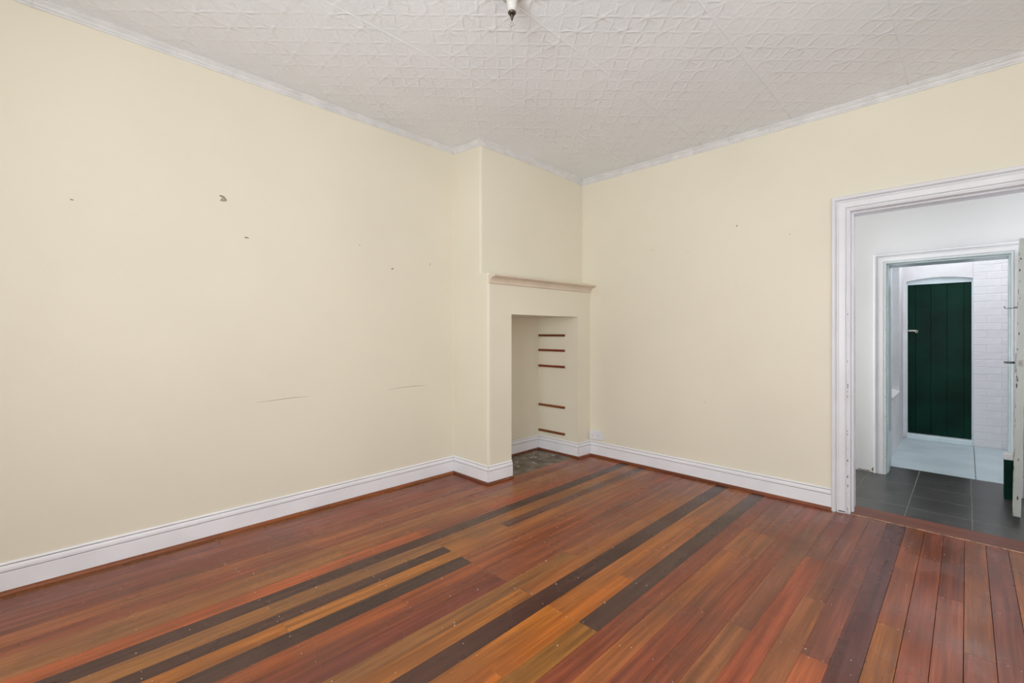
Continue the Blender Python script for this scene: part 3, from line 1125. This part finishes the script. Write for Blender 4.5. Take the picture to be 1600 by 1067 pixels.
fin('latch_ring', bm, M['fleck'], lt, True)
bm = bmesh.new()
tube(bm, [(GX0 - 0.008, Y3 + 0.03, zl - 0.004), (GX0 + 0.03, Y3 + 0.030, zl + 0.004), (GX0 + 0.07, Y3 + 0.030, zl - 0.006)], 0.004, 6)
bm.transform(inv)
fin('latch_arm', bm, M['fleck'], lt, True)

fc = boxes('floor_courtyard', [(SX - 0.1, 0.75 * H + 0.1, Y2B, Y3 + 0.2, -0.12, -0.006)], M['grout'])
tag(fc, 'pale blue grey painted courtyard slabs in front of the green door', 'floor', 'structure')
JX = 0.0456 * H
for a, b in ((SX, JX - 0.003), (JX + 0.003, 0.4 * H), (0.4 * H + .006, 0.75 * H)):
    bm = bmesh.new()
    bbox(bm, a, b, Y2B + 0.001, Y3, -0.02, 0.0, 0.002)
    fin('floor_slab', bm, M['slab'], fc)

# ------------------------------------------------------------------ power outlet
px0, px1 = -2.190 * H, -2.072 * H
pz0, pz1 = (1 - 0.862) * H, (1 - 0.792) * H
root = empty('power_outlet', ((px0 + px1) / 2, YR, (pz0 + pz1) / 2))
tag(root, 'white double power outlet on the wall just above the skirting', 'power outlet')
hw, hh = (px1 - px0) / 2, (pz1 - pz0) / 2
bm = bmesh.new()
bbox(bm, -hw, hw, -0.022, 0.0, -hh, hh, 0.003, 2)
fin('mounting_block', bm, M['plastic'], root)
bm = bmesh.new()
bbox(bm, -hw + 0.004, hw - 0.004, -0.030, -0.021, -hh + 0.004, hh - 0.004, 0.0025, 2)
fp = fin('face_plate', bm, M['plastic'], root)
for cx in (-0.038, 0.038):
    for dx, dz, r_ in ((-0.007, 0.004, 0.5), (0.007, 0.004, -0.5), (0, -0.012, 0)):
        bm = bmesh.new()
        bbox(bm, -0.0011, 0.0011, -0.0306, -0.028, -0.004, 0.004)
        bm.transform(Matrix.Translation((cx + dx, 0, dz)) @ Matrix.Rotation(r_, 4, 'Y'))
        fin('socket_slot', bm, M['dark'], fp)
    bm = bmesh.new()
    bbox(bm, cx - 0.005 + (0.022 if cx > 0 else -0.022), cx + 0.005 + (0.022 if cx > 0 else -0.022), -0.034, -0.029, 0.006, 0.022, 0.001)
    fin('switch', bm, M['plastic'], fp)

# ------------------------------------------------------------------ ceiling light: batten holder and bare clear bulb
tb = 2.33
bx_, by_ = -tb * math.sqrt(.5), tb * math.sqrt(.5)
zc_ = zceil(bx_, by_)
root = empty('ceiling_light', (bx_, by_, zc_))
tag(root, 'bare clear bulb hanging in a white batten holder from the ceiling', 'ceiling light')
zbot = H + (521 - 48) / 710 * tb - zc_          # bulb bottom, relative to the ceiling
zsk = H + (521 - 21) / 710 * tb - zc_           # holder skirt
bm = bmesh.new()
lathe(bm, [(0.0, 0.004), (0.058, 0.002), (0.060, -0.012), (0.056, -0.020), (0.034, -0.027), (0.029, -0.040), (0.025, zsk + 0.030), (0.021, zsk + 0.008), (0.0, zsk + 0.006)], 28)
rose = fin('batten_holder', bm, M['holder'], root, True)
bm = bmesh.new()
lathe(bm, [(0.0, zsk + 0.010), (0.0195, zsk + 0.007), (0.0215, zsk + 0.003), (0.0190, zsk - 0.002), (0.012, zsk - 0.007), (0.0, zsk - 0.007)], 24)
fin('socket_ring', bm, M['brass'], rose, True)
for q in (2.2, 4.4):
    bm = bmesh.new()
    lathe(bm, [(0.0, -0.021), (0.004, -0.022), (0.003, -0.0245), (0.0, -0.025)], 10, (0.045 * math.cos(q), 0.045 * math.sin(q), 0))
    fin('screw', bm, M['chip'], rose)
bm = bmesh.new()
cap_z = zsk - 0.004
bl = cap_z - zbot
prof = [(0.0, cap_z), (0.0105, cap_z), (0.0105, cap_z - 0.012), (0.0125, cap_z - 0.25 * bl)]
R = 0.0185
zc2 = zbot + R
for i in range(10):
    t = math.radians(35) + (PI - math.radians(35)) * i / 9
    prof.append((R * math.sin(t), zc2 + R * math.cos(t)))
lathe(bm, prof, 24)
bulb = fin('bulb', bm, M['glass'], root, True)
bulb['label'] = 'clear glass bulb'
bm = bmesh.new()
lathe(bm, [(0.0, cap_z), (0.0095, cap_z), (0.0095, cap_z - 0.010), (0.006, cap_z - 0.018), (0.003, cap_z - 0.034), (0.0, cap_z - 0.035)], 16)
fin('bulb_stem', bm, M['brass'], bulb, True)
bm = bmesh.new()
tube(bm, [(-0.009, 0, zc2 + 0.004), (-0.003, 0, cap_z - 0.034), (0.003, 0, cap_z - 0.034), (0.009, 0, zc2 + 0.004)], 0.0005, 5)
tube(bm, [(-0.009 + 0.018 * i / 12, 0.0012 * (-1) ** i, zc2 + 0.004) for i in range(13)], 0.0006, 5)
fin('filament', bm, M['steel'], bulb)

# ------------------------------------------------------------------ small marks on the walls, each where it is on its wall
def unproj(px, py, plane, val):
    u, v_ = (px - 800) / 710.0, (521 - py) / 710.0
    d = Vector(((u - 1) * math.sqrt(.5), (u + 1) * math.sqrt(.5), v_))
    t = val / (d.x if plane == 'x' else d.y)
    return Vector((0, 0, H)) + d * t


def marks(wall, name, lst, plane, val, mat):
    nrm = (1, 0, 0) if plane == 'x' else (0, -1, 0)
    u = (0, 1, 0) if plane == 'x' else (1, 0, 0)
    for px, py, a, b in lst:
        p = unproj(px, py, plane, val)
        hold = empty('tmp_anchor')
        o = chips(hold, name, [(p, u, nrm, a, b)], mat)
        o.parent = wall
        del o['kind']
        bpy.data.objects.remove(hold)


marks(wall_left, 'plaster_chip', [(349, 312, .022, .024), (385, 371, .013, .007), (112, 312, .010, .005), (613, 420, .013, .008), (562, 383, .006, .004), (672, 413, .005, .012), (344, 306, .006, .007)], 'x', XL, M['plasterchip'])
marks(wall_left, 'nail_hole', [(346, 306, .004, .005), (388, 372, .004, .004), (612, 420, .004, .004)], 'x', XL, M['chip'])
marks(wall_right, 'nail_hole', [(1151, 353, .006, .006), (1019, 390, .005, .005), (1075, 393, .004, .004), (1234, 366, .004, .004), (1101, 628, .003, .005), (1150, 450, .004, .004), (965, 411, .004, .005)], 'y', YR, M['scuff'])
marks(wall_right, 'plaster_chip', [(1152, 352, .0035, .0035)], 'y', YR, M['chip'])
# long scuffs
for pts_ in ([(400, 629), (430, 625), (460, 621), (484, 619)], [(606, 609), (630, 605), (650, 603), (668, 602)]):
    bm = bmesh.new()
    rr = [unproj(a, b, 'x', XL) for a, b in pts_]
    rings = []
    for i, p in enumerate(rr):
        h_ = 0.0016 if 0 < i < len(rr) - 1 else 0.0004
        rings.append([(p.x + 0.0008, p.y, p.z - h_), (p.x + 0.0008, p.y, p.z + h_), (p.x - 0.001, p.y, p.z + h_), (p.x - 0.001, p.y, p.z - h_)])
    loft(bm, rings)
    fin('scuff_line', bm, M['scuff'], wall_left)
marks(wall_chimney, 'nail_hole', [(838.5, 341, .005, .005)], 'x', face_up(2.5 * H), M['scuff'])
